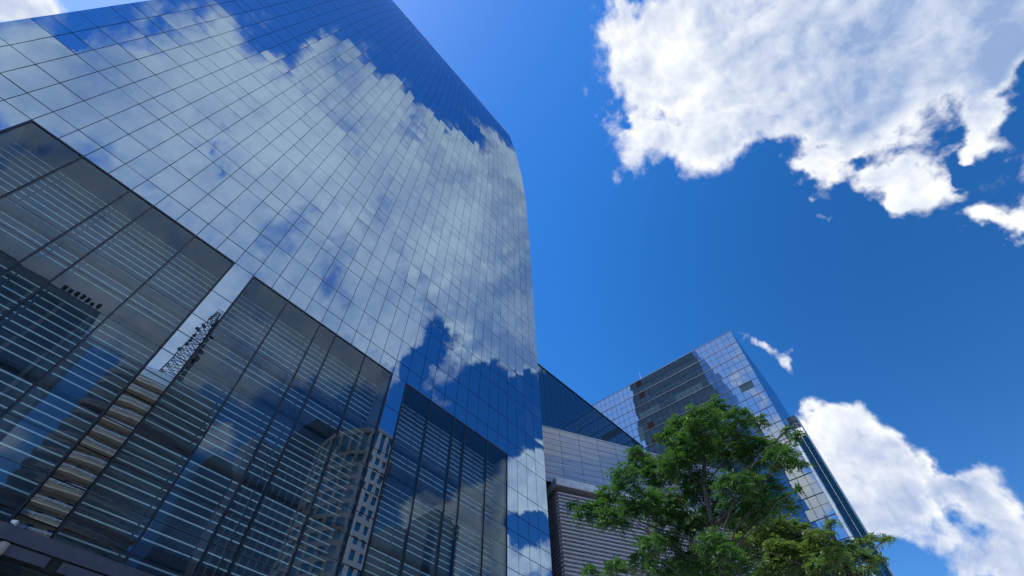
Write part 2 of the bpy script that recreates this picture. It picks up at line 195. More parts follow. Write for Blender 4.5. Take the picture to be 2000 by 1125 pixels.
M = dict(
 tower=mirror_glass('tower_glass', (.006, .016, .034), 6.6, (.545, .765, 1.0), .0030, .5),
 tower_blind=mirror_glass('tower_glass_blind', (.03, .06, .12), 6.2, (.56, .78, 1.0), .0030, .5),
 pane=clear_glass('lobby_glass', (.93, .98, 1.0), 1.95, (.62, .84, 1.0), .0022, .5),
 wing=mirror_glass('wing_glass', (.006, .014, .03), 3.2, (.7, .88, 1.0), .002, .6),
 far=mirror_glass('far_glass', (.035, .06, .085), 4.2, (.84, .95, 1.0), .012, .35),
 far_blind=plain('far_blind', (.05, .095, .125), .9, ior=1.0),
 far_open=plain('far_open', (.028, .02, .018), .9, ior=1.0),
 far_side=mirror_glass('far_side_glass', (.01, .03, .06), 2.6, (.75, .88, 1.0), .004, .5),
 fin_glass=mirror_glass('fin_glass', (.02, .10, .11), 1.6, (.7, .95, 1.0), .004, .6),
 joint=plain('joint_dark', (.02, .022, .03), .5),
 frame=plain('frame_blue_grey', (.022, .034, .055), .35, .3),
 inner=plain('lobby_back_wall', (.05, .105, .165), .8, noise=.25, nscale=.8),
 inner_side=plain('lobby_side_wall', (.16, .20, .24), .7),
 slat=plain('slat_pale', (.62, .92, .98), .5),
 alu=plain('canopy_metal', (.085, .10, .145), .35, .35, noise=.12, nscale=3),
 silver=plain('silver_panel', (.27, .32, .38), .06, .0, ior=2.3, noise=.10, nscale=1.2, bump=.010, bscale=1.0, stretch=(.35, .35, 6.0)),
 concrete=plain('concrete', (.72, .71, .73), .85, noise=.22, nscale=2.2),
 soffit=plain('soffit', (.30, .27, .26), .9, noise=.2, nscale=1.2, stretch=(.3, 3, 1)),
 louver=plain('louver_metal', (.60, .55, .55), .45, .2, noise=.12, nscale=4),
 white=plain('white_metal', (.72, .73, .74), .4, .1),
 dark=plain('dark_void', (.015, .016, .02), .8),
 side_band=plain('tower_side_band', (.09, .15, .23), .5),
 side=plain('tower_side', (.035, .068, .115), .45, noise=.35, nscale=.5, stretch=(.05, .05, .45)),
 roof=plain('roof_grey', (.16, .16, .17), .9, noise=.2),
 paving=plain('paving', (.44, .45, .46), .85, noise=.25, nscale=1.2),
 asphalt=plain('asphalt', (.05, .05, .052), .9, noise=.25, nscale=6),
 soil=plain('earth_ground', (.13, .13, .12), .95, noise=.3, nscale=.1),
 paint=plain('road_paint', (.75, .75, .72), .7, noise=.1, nscale=8),
 beige=plain('beige_stone', (.40, .31, .25), .8, noise=.12, nscale=1.5),
 sand=plain('sand_render', (.62, .47, .31), .85, noise=.15, nscale=.8),
 brown=plain('brown_render', (.36, .27, .17), .85, noise=.2, nscale=.7),
 offwhite=plain('offwhite_band', (.62, .60, .56), .7, noise=.06),
 teal=mirror_glass('teal_window', (.01, .10, .13), 1.9, (.8, 1, 1), .004, .4),
 darkwin=mirror_glass('dark_window', (.008, .014, .018), 1.6, (.8, .95, 1), .004, .4),
 greenish=plain('olive_panel', (.15, .145, .10), .7, noise=.15, nscale=.6),
 pier=plain('pale_pier', (.30, .28, .27), .8, noise=.1),
 rawconc=plain('raw_concrete', (.30, .30, .27), .9, noise=.2, nscale=.6),
 steel=plain('mast_steel', (.05, .038, .036), .6, .3),
 bark=plain('bark', (.065, .056, .048), .9, noise=.4, nscale=9),
 leaf_a=leaf_mat('leaf_fresh', (.012, .054, .014), (.045, .130, .028), (.10, .25, .03)),
 leaf_b=leaf_mat('leaf_olive', (.05, .115, .026), (.122, .20, .05), (.20, .33, .05)),
)

# ------------------------------------------------------------------ curtain wall builder
def curtain(parent, P, us, zs, mats, gap=.045, vgap=None, tilt=.15, tilt2=.15, keep=None, thick=.05, singles=100, name='glass_panel', pick=None):
    """every panel a thin pane of its own, each set at a slightly different angle; the largest in view are parts, the rest one part"""
    items = []
    for i in range(len(us)-1):
        for j in range(len(zs)-1):
            if keep and not keep(i, j): continue
            u0, u1, z0, z1 = us[i]+gap/2, us[i+1]-gap/2, zs[j]+(vgap or gap)/2, zs[j+1]-(vgap or gap)/2
            c = [P(u0, z0), P(u1, z0), P(u1, z1), P(u0, z1)]
            n = (c[1]-c[0]).cross(c[3]-c[0]); n.normalize()
            a = math.tan(math.radians(rnd.gauss(0, tilt)))*(u1-u0)/2
            b = math.tan(math.radians(rnd.gauss(0, tilt2)))*(z1-z0)/2
            c = [c[0]+n*(-a-b), c[1]+n*(a-b), c[2]+n*(a+b), c[3]+n*(-a+b)]
            mb = MB(); mb.quad(*c)
            if thick:
                d = [p-n*thick for p in c]
                for k in range(4): mb.quad(c[k], d[k], d[(k+1) % 4], c[(k+1) % 4])
                mb.m = [0, 1, 1, 1, 1]
            pts = [to_px(p) for p in c]; area = 0
            if all(pts):
                if any(0 < x < 2000 and 0 < y < 1125 for x, y in pts):
                    area = abs(sum(pts[k][0]*pts[(k+1) % 4][1]-pts[(k+1) % 4][0]*pts[k][1] for k in range(4)))/2
            key = pick(i, j) if pick else 0
            items.append((area, key, mb))
    items.sort(key=lambda t: -t[0])
    done = 0
    rest = {}
    for area, key, mb in items:
        if done < singles and area > 25:
            obj(name, mb, mats[key], parent); done += 1
        else:
            r = rest.setdefault(key, MB()); k = len(r.v); r.v += mb.v; r.m += mb.m; r.f += [tuple(k+q for q in f) for f in mb.f]
    for key, r in rest.items():
        o = obj(name, r, mats[key], parent); o['kind'] = 'stuff'

# ------------------------------------------------------------------ ground and street
def struct(name, mb, m):
    o = obj(name, mb, m); o['kind'] = 'structure'; return o
struct('ground', MB().quad((-3000, -3000, 0), (3000, -3000, 0), (3000, 3000, 0), (-3000, 3000, 0)), M['soil'])
struct('plaza', MB().box((-60, -6, .004), (110, 22.4, .14)), M['paving'])
struct('kerb', MB().box((-60, -6.3, .002), (110, -6.004, .15)), M['concrete'])
struct('road', MB().quad((-200, -24, .004), (200, -24, .004), (200, -6.3, .004), (-200, -6.3, .004)), M['asphalt'])
rm = MB()
for i in range(-20, 21): rm.quad((i*8, -15.2, .008), (i*8+3.5, -15.2, .008), (i*8+3.5, -15.0, .008), (i*8, -15.0, .008))
struct('road_marking', rm, M['paint'])
struct('pavement', MB().box((-200, -33, .004), (200, -24.02, .14)), M['paving'])

# ------------------------------------------------------------------ the glass tower
A2, A3, ZB = .0014358774, -3.568687e-06, 71.4249
def set_back(z):
    t = max(0., z-ZB); return A2*t*t + A3*t**3
def front(u, z): return V((X0+u*MOD, FACADE_Y+set_back(z), z))
rows = [19.737, 20.856, 22.64, 25.02, 26.203, 28.002, 30.393, 32.165, 33.391, 35.752, 36.961, 39.329, 40.539, 42.931, 44.115, 46.485]
k = 0
while rows[-1] < 101.5:
    rows.append(rows[-1] + (1.205 if k % 2 == 0 else 2.385)); k += 1
rows[-1] = 102.881
rows = [EYE+v*MOD for v in rows]
HEAD = rows[0]; TOP = rows[-1]
cols = list(range(37))+[37.12]
tower = thing('glass_tower', 'tall blue glass office tower whose upper front curves back, mirroring the clouds', 'tower', (X0+23, FACADE_Y, 0))
curtain(tower, front, cols, rows, [M['tower'], M['tower_blind']], gap=.03, vgap=.05, tilt=.20, tilt2=.28, pick=lambda i, j: 1 if rnd.random() < .03 else 0)
# podium joints and openings
pj = [0.6, 2.0, 3.9, 5.2, 6.55, 7.9, 9.2, 10.5, 11.9, 13.27, 14.64, 16.0, 17.35, 18.72, 20.05, 21.4, 23.45, HEAD]
OPEN = [(4, 13), (14, 23), (24, 33)]
solid = [i for i in range(37) if not any(a <= i < b for a, b in OPEN)]
curtain(tower, front, cols, pj, [M['tower']], gap=.03, vgap=.05, tilt=.10, tilt2=.10, keep=lambda i, j: i in solid, singles=60, name='podium_panel')
# dark carrier behind the open joints
bk = MB()
for a, b in zip(rows[:-1], rows[1:]):
    bk.quad(front(0, a)+V((0, .062, 0)), front(37.12, a)+V((0, .062, 0)), front(37.12, b)+V((0, .062, 0)), front(0, b)+V((0, .062, 0)))
obj('joint_backing', bk, M['joint'], tower)
for a, b in [(0, 4), (13, 14), (23, 24), (33, 37.12)]:
    obj('podium_pier', MB().box((X0+a*MOD+.02, FACADE_Y+.08, 0), (X0+b*MOD-.02, FACADE_Y+1.7, HEAD-.02)), M['joint'], tower)
# body of the tower behind the glass skin
XR = X0+37.12*MOD
body = MB()
prof = [(FACADE_Y+.2+set_back(z), z) for z in [HEAD]+rows[8::4]+[TOP-.3]]
back_y = FACADE_Y+26
n = len(prof)
for i in range(n-1):
    (y0, z0), (y1, z1) = prof[i], prof[i+1]
    body.quad((X0+.1, y0, z0), (XR-.1, y0, z0), (XR-.1, y1, z1), (X0+.1, y1, z1))
    body.quad((X0+.1, back_y, z0), (X0+.1, y0, z0), (X0+.1, y1, z1), (X0+.1, back_y, z1))
body.quad((X0+.1, back_y, 0), (XR-.1, back_y, 0), (XR-.1, back_y, TOP-.3), (X0+.1, back_y, TOP-.3))
body.quad((X0+.1, prof[-1][0], TOP-.3), (XR-.1, prof[-1][0], TOP-.3), (XR-.1, back_y, TOP-.3), (X0+.1, back_y, TOP-.3))
body.box((X0+.1, FACADE_Y+1.75, 0), (XR-.1, back_y-.05, HEAD-.03))
obj('core', body, M['roof'], tower)
sd = MB(); lg = MB()
zz = [0]+rows
for a, b in zip(zz[:-1], zz[1:]):
    ya, yb = FACADE_Y+.06+set_back(a), FACADE_Y+.06+set_back(b)
    sd.quad((XR, ya, a), (XR, back_y, a), (XR, back_y, b), (XR, yb, b))
obj('side_wall', sd, M['side'], tower)
for i, z in enumerate(rows[::2]):
    ya = FACADE_Y+.4+set_back(z)
    obj('side_window_band', MB().box((XR+.004, ya, z-.1), (XR+.05, back_y-.4, z+1.35)), M['side_band'], tower)
obj('roof_edge', MB().box((X0, FACADE_Y+set_back(TOP)-.02, TOP-.05), (XR, FACADE_Y+set_back(TOP)+.35, TOP+.28)), M['alu'], tower)
# lobby bays
BAYS = [0, 2, 4, 5, 7, 9]
for c0, c1 in OPEN:
    xa, xb = X0+c0*MOD, X0+c1*MOD
    us = [c0+b for b in BAYS]
    curtain(tower, front, us, pj, [M['pane']], gap=.03, tilt=.07, tilt2=.08, thick=0, singles=33, name='lobby_pane')
    obj('lobby_wall', MB().box((xa+.02, FACADE_Y+1.6, 0), (xb-.02, FACADE_Y+1.72, HEAD-.3)), M['inner'], tower)
    for x in (xa, xb):
        s = 1 if x == xa else -1
        obj('lobby_side_wall', MB().box((x+s*.02, FACADE_Y+.06, 0), (x+s*.07, FACADE_Y+1.59, HEAD-.32)), M['inner_side'], tower)
    obj('head_beam', MB().box((xa+.02, FACADE_Y+.03, HEAD-.22), (xb-.02, FACADE_Y+1.7, HEAD-.02)), M['frame'], tower)
    for b in BAYS:
        x = xa+b*MOD; x += .06 if b == 0 else (-.06 if b == 9 else 0)
        obj('mullion', MB().box((x-.04, FACADE_Y+.01, 0), (x+.04, FACADE_Y+.24, HEAD-.23)), M['frame'], tower)
        obj('mullion_cap', MB().box((x-.038, FACADE_Y-.045, .6), (x+.038, FACADE_Y-.004, HEAD-.12)), M['frame'], tower)
    obj('head_trim', MB().box((xa+.02, FACADE_Y-.05, HEAD-.115), (xb-.02, FACADE_Y-.006, HEAD-.03)), M['frame'], tower)
    tb = MB()
    for z in pj[:-1]: tb.box((xa+.08, FACADE_Y+.012, z-.022), (xb-.08, FACADE_Y+.05, z+.022))
    obj('transom', tb, M['frame'], tower)
    for z, h in ((21.4, .09), (19.72, .26), (15.2, .07), (11.0, .2)):
        obj('cross_beam', MB().box((xa+.08, FACADE_Y+.5, z-h), (xb-.08, FACADE_Y+.85, z+h)), M['frame'], tower)
    for p, q in zip(BAYS[:-1], BAYS[1:]):
        sl = MB(); z = HEAD-.46
        while z > .6:
            sl.obox(V(((2*xa+(p+q)*MOD-.03)/2, FACADE_Y+1.45, z)), V((((q-p)*MOD-.09)/2, 0, 0)), V((0, -.0097, .0026)), V((0, .0078, .0290))); z -= .402
        obj('slat_screen', sl, M['slat'], tower)

# entrance canopy along the foot of the front
can = thing('entrance_canopy', 'blue grey metal canopy beam at the foot of the glass tower', 'canopy', (X0+8, FACADE_Y-.6, 0))
cx0, cx1 = X0-2, X0+30*MOD
obj('fascia_beam', MB().box((cx0, FACADE_Y-.16, 9.66), (cx1, FACADE_Y-.012, 10.1)), M['alu'], can)
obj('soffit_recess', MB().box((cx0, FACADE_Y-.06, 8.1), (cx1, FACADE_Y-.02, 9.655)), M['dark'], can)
x = X0+13.43*MOD-1.85*4
while x < cx1-2:
    obj('soffit_panel', MB().box((x, FACADE_Y-.14, 9.28), (x+1.85, FACADE_Y-.08, 9.6)), M['alu'], can)
    obj('lower_glazing', MB().box((x-.2, FACADE_Y-.10, 8.2), (x+2.0, FACADE_Y-.07, 9.2)), M['darkwin'], can)
    x += 2.22
lamp = MB().tube([(X0+13.22*MOD, FACADE_Y-.3, 9.2), (X0+13.22*MOD, FACADE_Y-.3, 9.52)], [.13, .13], 14)
obj('down_light_can', lamp, M['soffit'], can, True)
fl = thing('floodlight', 'small silver floodlight clipped on top of the canopy beam', 'floodlight', (X0+13.05*MOD, FACADE_Y-.12, 10.1))
obj('lamp_body', MB().tube([(X0+13.0*MOD, FACADE_Y-.12, 10.2), (X0+13.12*MOD, FACADE_Y-.2, 10.17)], [.05, .08], 10), M['white'], fl, True)
obj('bracket', MB().box((X0+13.04*MOD, FACADE_Y-.14, 10.1), (X0+13.08*MOD, FACADE_Y-.1, 10.19)), M['dark'], fl)

# ------------------------------------------------------------------ lower glass wing behind the tower
WA = math.radians(92.55); wd = V((math.sin(WA), math.cos(WA), 0)); wn = V((wd.y, -wd.x, 0))
W0 = V((41.2, 30.0, 0)) - wd*10.3
wing = thing('glass_wing', 'lower dark blue glass wing set back beside the tall tower', 'building', tuple(W0+wd*18))
WT = 53.3
wz = [WT]
k = 0
while wz[-1] > 22:
    wz.append(wz[-1]-(.80 if k % 3 == 2 else 1.05)); k += 1
wz = wz[::-1]
wP = lambda u, z: W0+wd*u+V((0, 0, z))
curtain(wing, wP, [i*1.25 for i in range(0, 31)], wz, [M['wing']], gap=.035, tilt=.12, tilt2=.12, singles=60)
obj('joint_backing', MB().obox(W0+wd*18.75-wn*.3+V((0, 0, WT/2-.05)), wd*18.75, wn*.2, V((0, 0, WT/2-.06))), M['joint'], wing)
obj('wing_body', MB().obox(W0+wd*18.75-wn*4.5+V((0, 0, WT/2-.1)), wd*18.7, wn*3.9, V((0, 0, WT/2-.2))), M['roof'], wing)
obj('parapet_cap', MB().obox(W0+wd*18.75-wn*.1+V((0, 0, WT+.08)), wd*18.78, wn*.2, V((0, 0, .09))), M['frame'], wing)

# ------------------------------------------------------------------ silver box on a concrete slab over louvres
FA = math.radians(118.0); fd = V((math.sin(FA), math.cos(FA), 0)); fn = V((fd.y, -fd.x, 0))
C0 = V((35.27, 24.6, 0))
blk = thing('louvred_block', 'low block with silver panels above a concrete slab and dense horizontal louvres', 'building', tuple(C0+fd*12-fn*3))
LZ, SZ, TZ = 28.78, 29.58, 36.2
bP = lambda u, z: C0-fn*.9+fd*u+V((0, 0, z))
sz = [SZ-.05]+[TZ-.70*i for i in range(9, -1, -1)]
curtain(blk, bP, [-.9+2.32*i for i in range(0, 12)], sz, [M['silver']], gap=.035, tilt=.22, tilt2=.30, singles=100, name='metal_panel')
UL = -.9+2.32*11
obj('panel_backing', MB().obox(C0-fn*2.9+fd*((UL-.9)/2)+V((0, 0, (SZ+TZ)/2-.02)), fd*((UL+.9)/2-.02), fn*1.9, V((0, 0, (TZ-SZ)/2-.02))), M['joint'], blk)
obj('parapet_cap', MB().obox(C0-fn*1.05+fd*((UL-.9)/2)+V((0, 0, TZ+.05)), fd*((UL+.9)/2+.03), fn*.2, V((0, 0, .05))), M['white'], blk)
SLB = 35.6
obj('concrete_slab', MB().obox(C0-fn*2.6+fd*(SLB/2)+V((0, 0, (LZ+SZ)/2)), fd*(SLB/2), fn*2.6, V((0, 0, (SZ-LZ)/2))), M['concrete'], blk)
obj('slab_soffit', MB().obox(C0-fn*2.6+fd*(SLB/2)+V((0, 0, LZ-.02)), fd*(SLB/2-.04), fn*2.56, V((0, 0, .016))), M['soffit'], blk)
# louvres wrap round the corner
li = 0
z = LZ-.55
while z > 15:
    m = MB()
    m.obox(C0-fn*.55+fd*(17.6)+V((0, 0, z)), fd*17.3, fn*.13, V((0, 0, .075)))
    m.obox(C0-fn*2.35+fd*.32+V((0, 0, z)), fd*.13, fn*1.66, V((0, 0, .075)))
    obj('louvre_blade', m, M['louver'], blk); z -= .368
lp = 0
for s in [1.2*i+.6 for i in range(29)]:
    obj('louvre_post', MB().obox(C0-fn*.85+fd*s+V((0, 0, (LZ-.3)/2)), fd*.03, fn*.04, V((0, 0, (LZ-.3)/2))), M['white'], blk)
    lp += 1
wn_ = MB()
for i in range(14):
    wn_.obox(C0-fn*1.4+fd*(1.6+2.4*i)+V((0, 0, 22)), fd*1.12, fn*.02, V((0, 0, 6.4)))
    obj('inner_window', wn_, M['far_side'], blk); wn_ = MB()
obj('block_body', MB().obox(C0-fn*3.4+fd*17.7+V((0, 0, LZ/2-.05)), fd*17.2, fn*1.9, V((0, 0, LZ/2-.06))), M['dark'], blk)
cab = thing('rooftop_plant_box', 'dark equipment box standing at the far end of the concrete slab', 'equipment', tuple(C0+fd*34.2-fn*1.5+V((0, 0, SZ))))
obj('cabinet', MB().obox(C0+fd*34.2-fn*1.6+V((0, 0, SZ+.55)), fd*.55, fn*.5, V((0, 0, .55))), M['dark'], cab)
obj('vent_hood', MB().obox(C0+fd*34.6-fn*1.4+V((0, 0, SZ+1.4)), fd*.2, fn*.2, V((0, 0, .3))), M['frame'], cab)

# ------------------------------------------------------------------ far glass tower with its fin
TX, TY, TH = 74.64, 7.467, 73.3
far = thing('far_glass_tower', 'distant square glass tower with a gridded front behind the trees', 'tower', (TX+12, TY+14, 0))
fz = [TH]
while fz[-1] > 20: fz.append(fz[-1]-(1.50 if len(fz) % 2 else 1.60))
fz = fz[::-1]
fP = lambda u, z: V((TX, TY+35.6-u, z))
blind = set(); opened = set()
nr = len(fz)-1
for u, k in ((22.2, 3), (22.2, 6), (22.2, 9), (22.2, 12), (22.2, 15)):
    opened.add((int(u/1.14)-16+8, nr-1-k)); opened.add((int(u/1.14)-16+9, nr-1-k))
nu = 31
def col_at(y): return int((TY+35.6-y)/1.148)
opened = set(); blind = set()
for zc in (71.9, 68.75, 65.6, 62.4, 59.3):
    j = max(i for i in range(nr) if fz[i] < zc)
    for y in (28.4,): opened.add((col_at(y), j))
jj = max(i for i in range(nr) if fz[i] < 64.2)
for y in (30.2, 29.3, 28.2, 27.0, 26.0, 22.4, 21.3, 20.2, 19.1, 18.2, 17.1): blind.add((col_at(y), jj))
for y, zc in ((31.0, 62.4), (31.4, 59.6), (8.9, 60.5), (10.2, 60.5), (11.3, 50.2), (24.5, 60.8), (16.5, 58.2)):
    blind.add((col_at(y), max(i for i in range(nr) if fz[i] < zc)))
def fpick(i, j): return 1 if (i, j) in blind else (2 if (i, j) in opened else 0)
curtain(far, fP, [1.148*i for i in range(nu+1)], fz, [M['far'], M['far_blind'], M['far_open']], gap=.06, tilt=.16, tilt2=.12, pick=fpick)
for z in fz[1:-1:2]: obj('floor_fin', MB().box((TX-.07, TY+.02, z-.045), (TX-.005, TY+35.55, z+.045)), M['alu'], far)
FE = V((98.4, 8.16, 0))
rd = (FE-V((TX, TY, 0))); RL = rd.length; rd.normalize(); rn = V((rd.y, -rd.x, 0))
rP = lambda u, z: V((TX, TY, 0))+rd*u+V((0, 0, z))
curtain(far, rP, [1.25*i for i in range(20)], fz[::2]+([fz[-1]] if nr % 2 else []), [M['far_side']], gap=.015, tilt=.05, tilt2=.05, singles=40, name='side_panel')
fb = MB().prism([(TX+.08, TY+.12), (FE.x-.1, FE.y+.1), (FE.x-.1, TY+35.5), (TX+.08, TY+35.5)], 0, TH-.04)
obj('tower_body', fb, M['joint'], far)
obj('parapet_cap', MB().box((TX-.05, TY-.03, TH+.005), (TX+.3, TY+35.6, TH+.12)), M['frame'], far)
obj('roof_cap', MB().prism([(TX+.31, TY+.05), (FE.x, FE.y), (FE.x, TY+35.5), (TX+.31, TY+35.5)], TH-.03, TH+.06), M['roof'], far)
ant = thing('roof_antenna', 'thin white rod antenna on the far tower roof', 'antenna', (TX+.6, 28.1, TH))
obj('rod', MB().tube([(TX+.6, 28.1, TH), (TX+.6, 28.1, TH+2.6)], [.035, .02], 6), M['white'], ant)
fin = thing('green_glass_fin', 'narrow green glass stair tower with a pale frame and open trussed top', 'building', (98.9, 7.5, 0))
FX, FY0, FY1, FT = 98.2, 7.0, 8.12, 67.2
gz = [i*1.6 for i in range(40)]
for a, b in zip(gz[12:-1], gz[13:]):
    obj('glass_panel', MB().box((FX, FY0+.26, a+.03), (FX+.06, FY1-.02, b-.03)), M['fin_glass'], fin)
obj('fin_body', MB().box((FX+.08, FY0+.24, 0), (FX+2.6, FY1, gz[-1])), M['joint'], fin)
obj('edge_frame', MB().box((FX-.1, FY0, 0), (FX+1.2, FY0+.22, FT)), M['white'], fin)
obj('top_frame', MB().box((FX-.1, FY0+.221, FT-1.2), (FX+2.7, FY1+.3, FT)), M['soffit'], fin)
tr = MB()
for yy in (FY0+.5, FY0+1.0, FY0+1.5): tr.bar((FX+.2, yy, gz[-1]), (FX+.2, yy+.5, FT-1.2), .06)
for zz_ in (63.4, 64.4, 65.3): tr.bar((FX+.3, FY0+.4, zz_), (FX+.3, FY1, zz_+.5), .06)
obj('truss', tr, M['white'], fin)

# ------------------------------------------------------------------ city behind the viewer, seen mirrored in the glass
def pz(v, k): return EYE+(v-EYE)*k
# 1 dark office block with pale piers
k1 = 95/62; yb = 2*FACADE_Y-95
b1 = thing('dark_office_block', 'dark glazed office block with pale piers, mirrored at the lower left', 'building', (-35, yb-10, 0))
x1, xl = -8.0, -70.0; zt = pz(48.6, k1)
obj('glazed_wall', MB().box((xl, yb-18, 0), (x1, yb-.3, zt-2.4)), M['darkwin'], b1)
obj('roof_band', MB().box((xl, yb-18.2, zt-2.39), (x1+.1, yb+.1, zt)), M['greenish'], b1)
obj('stair_tower', MB().box((x1+.05, yb-16, 0), (x1+3.2, yb-.8, zt-6)), M['rawconc'], b1)
for i in range(14):
    x = x1-.5-i*4.6
    obj('pier', MB().box((x-.28, yb-.28, 0), (x+.28, yb+.05, zt-2.4)), M['pier'], b1)
for i in range(20):
    z = 3.6*i+2
    if z < zt-3: obj('floor_band', MB().box((xl, yb-.29, z), (x1-.02, yb-.12, z+.45)), M['frame'], b1)
for i in range(0, 42):
    obj('window_bar', MB().box((x1-1.2-i*1.45-.05, yb-.29, 0), (x1-1.2-i*1.45+.05, yb-.2, zt-2.4)), M['frame'], b1)
rc = thing('rooftop_mast_cluster', 'cluster of dark antennas standing on the dark office block', 'antenna', (x1-5, yb-2, zt))
mc = MB()
for i in range(7):
    xx = x1-7+i*1.0; h = 1.5+rnd.random()*2.5
    mc.bar((xx, yb-1.2-rnd.random(), zt), (xx+rnd.uniform(-.3, .3), yb-1.4, zt+h), .08); mc.box((xx-.3, yb-1.7, zt+h*.6), (xx+.3, yb-1.2, zt+h*.6+.9))
obj('antenna', mc, M['dark'], rc)
# 2 curved balcony block
k2 = 115/72; yb = 2*FACADE_Y-115
b2 = thing('balcony_block', 'sand coloured apartment block with curved balconies, mirrored at the lower left', 'building', (11, yb-8, 0))
xa, xb = .4, 23.4; zt = pz(51.4, k2)
def arc(off, n=22, x0=xa, x1=xb):
    pts = []
    for i in range(n+1):
        t = i/n; x = x0-off*.35+(x1-x0+off*.7)*t
        pts.append((x, yb-1.5+1.5*math.sin(math.pi*t)**.7+off*math.sin(math.pi*min(1, max(0, t)))**.35))
    return pts
body_pts = arc(0); outline = [(xb, yb-22), (xa, yb-22)]+body_pts
obj('wall', MB().prism(outline[::-1], 0, zt-1.2), M['brown'], b2)
fp = arc(.35); obj('roof_fascia', MB().prism(([(xb, yb-21.8), (xa, yb-21.8)]+fp)[::-1], zt-1.19, zt+1.3), M['offwhite'], b2)
z = zt-3.4; 
while z > 3:
    ps = arc(1.7); pi_ = arc(1.55)
    m = MB().prism(([(xb-.1, yb-4.5), (xa+.1, yb-4.5)]+ps)[::-1], z-.25, z)
    o = obj('balcony', m, M['sand'], b2)
    rl = MB()
    for (p, q) in zip(ps[:-1], ps[1:]):
        rl.quad((*p, z), (*q, z), (*q, z+.55), (*p, z+.55)); rl.quad((*q, z), (*p, z), (*p, z+.55), (*q, z+.55))
    obj('parapet', rl, M['sand'], o)
    rr = MB()
    for i, (p, q) in enumerate(zip(pi_[:-1], pi_[1:])):
        rr.bar((*p, z+1.0), (*q, z+1.0), .06); rr.bar((*p, z+.78), (*q, z+.78), .05)
        if i % 3 == 0: rr.bar((*p, z+.5), (*p, z+1.05), .08)
    obj('railing', rr, M['offwhite'], o)
    ws = MB()
    wp = arc(.06)
    for i in (3, 6, 9, 12, 15, 18):
        p, q = V((*wp[i], z+.9)), V((*wp[i+1], z+.9)); ws.quad(p, q, q+V((0, 0, 1.1)), p+V((0, 0, 1.1)))
        obj('window', ws, M['darkwin'], b2); ws = MB()
    z -= 2.83
# 3 lattice mast
mast = thing('lattice_mast', 'rusty lattice telecom mast with dishes, mirrored between the glass bays', 'mast', (10.0, yb-6, zt+1.3))
mx, my, mz, mh = 10.3, yb-5.0, zt+1.3, pz(72.6, 119/76)-zt-1.3
tm = MB(); LV = 14
def leg(i, t):
    w = 2.3*(1-t)**.8+.42; sx, sy = ((-1, -1), (1, -1), (1, 1), (-1, 1))[i % 4]
    return V((mx+sx*w, my+sy*w, mz+mh*.93*t))
for l in range(LV):
    t0, t1 = l/LV, (l+1)/LV
    for i in range(4):
        tm.bar(leg(i, t0), leg(i, t1), .085); tm.bar(leg(i, t0), leg(i+1, t1), .05); tm.bar(leg(i+1, t0), leg(i, t1), .05); tm.bar(leg(i, t1), leg(i+1, t1), .05)
obj('lattice', tm, M['steel'], mast)
for l in range(5, 14):
    t = l/LV
    for q in range(3):
        p = leg(rnd.randrange(4), t)+V((rnd.uniform(-.5, .5), rnd.uniform(-.3, .3), rnd.uniform(-.4, .4)))
        if rnd.random() < .5: obj('panel_antenna', MB().box(p-V((.14, .12, .8)), p+V((.14, .12, .8))), M['dark'], mast)
        else: obj('dish', MB().tube([p, p+V((0, .25, 0))], [.2, .55], 12).tube([p+V((0, .25, 0)), p+V((0, .27, 0))], [.55, .02], 12), M['steel'], mast)
tf = MB(); tz = mz+mh*.93
for a, b in (((-.8, 0), (.8, 0)), ((-.8, 1.6), (.8, 1.6))): tf.bar((mx+a[0], my, tz+a[1]), (mx+b[0], my, tz+b[1]), .06)
for a in (-.8, .8): tf.bar((mx+a, my, tz-.6), (mx+a, my, tz+1.6), .06)
tf.bar((mx-.8, my, tz), (mx+.8, my, tz+1.6), .04)
obj('top_frame', tf, M['steel'], mast)
# 4 dark slab with a pale pilaster and an olive crown
k3 = 140/95; yb = 2*FACADE_Y-140
b3 = thing('olive_crowned_block', 'dark glazed block with an olive sloping crown and pale pilaster, mirrored in the middle bays', 'building', (40, yb-8, 0))
xa, xb, zt = 21.8*k3, 29.3*k3, pz(59.5, k3)
m = MB()
obj('glazed_wall', MB().box((xa, yb-14, 0), (xb-1.6, yb-.3, zt-5)), M['darkwin'], b3)
cr = MB(); crown = [(xa, zt-5), (xa, zt-3.2), (xa+1.4, zt-1), (xa+3.2, zt), (xb-4.5, zt-.4), (xb-1.6, zt-5)]
n0 = len(cr.v)
cr.poly([(x, yb+.1, z) for x, z in crown]); cr.poly([(x, yb-13, z) for x, z in crown[::-1]])
for p, q in zip(crown, crown[1:]+crown[:1]): cr.quad((p[0], yb+.1, p[1]), (p[0], yb-13, p[1]), (q[0], yb-13, q[1]), (q[0], yb+.1, q[1]))
obj('crown', cr, M['greenish'], b3)
obj('pilaster', MB().box((xb-1.59, yb-10, 0), (xb, yb+.3, pz(65.6, k3))), M['pier'], b3)
for i in range(24):
    z = 3.4*i+3
    if z < zt-6: obj('floor_band', MB().box((xa+.02, yb-.29, z), (xb-1.62, yb-.1, z+.4)), M['frame'], b3)
for i in range(7): obj('window_bar', MB().box((xa+.6+i*1.4, yb-.28, 0), (xa+.68+i*1.4, yb-.15, zt-5.1)), M['pier'], b3)
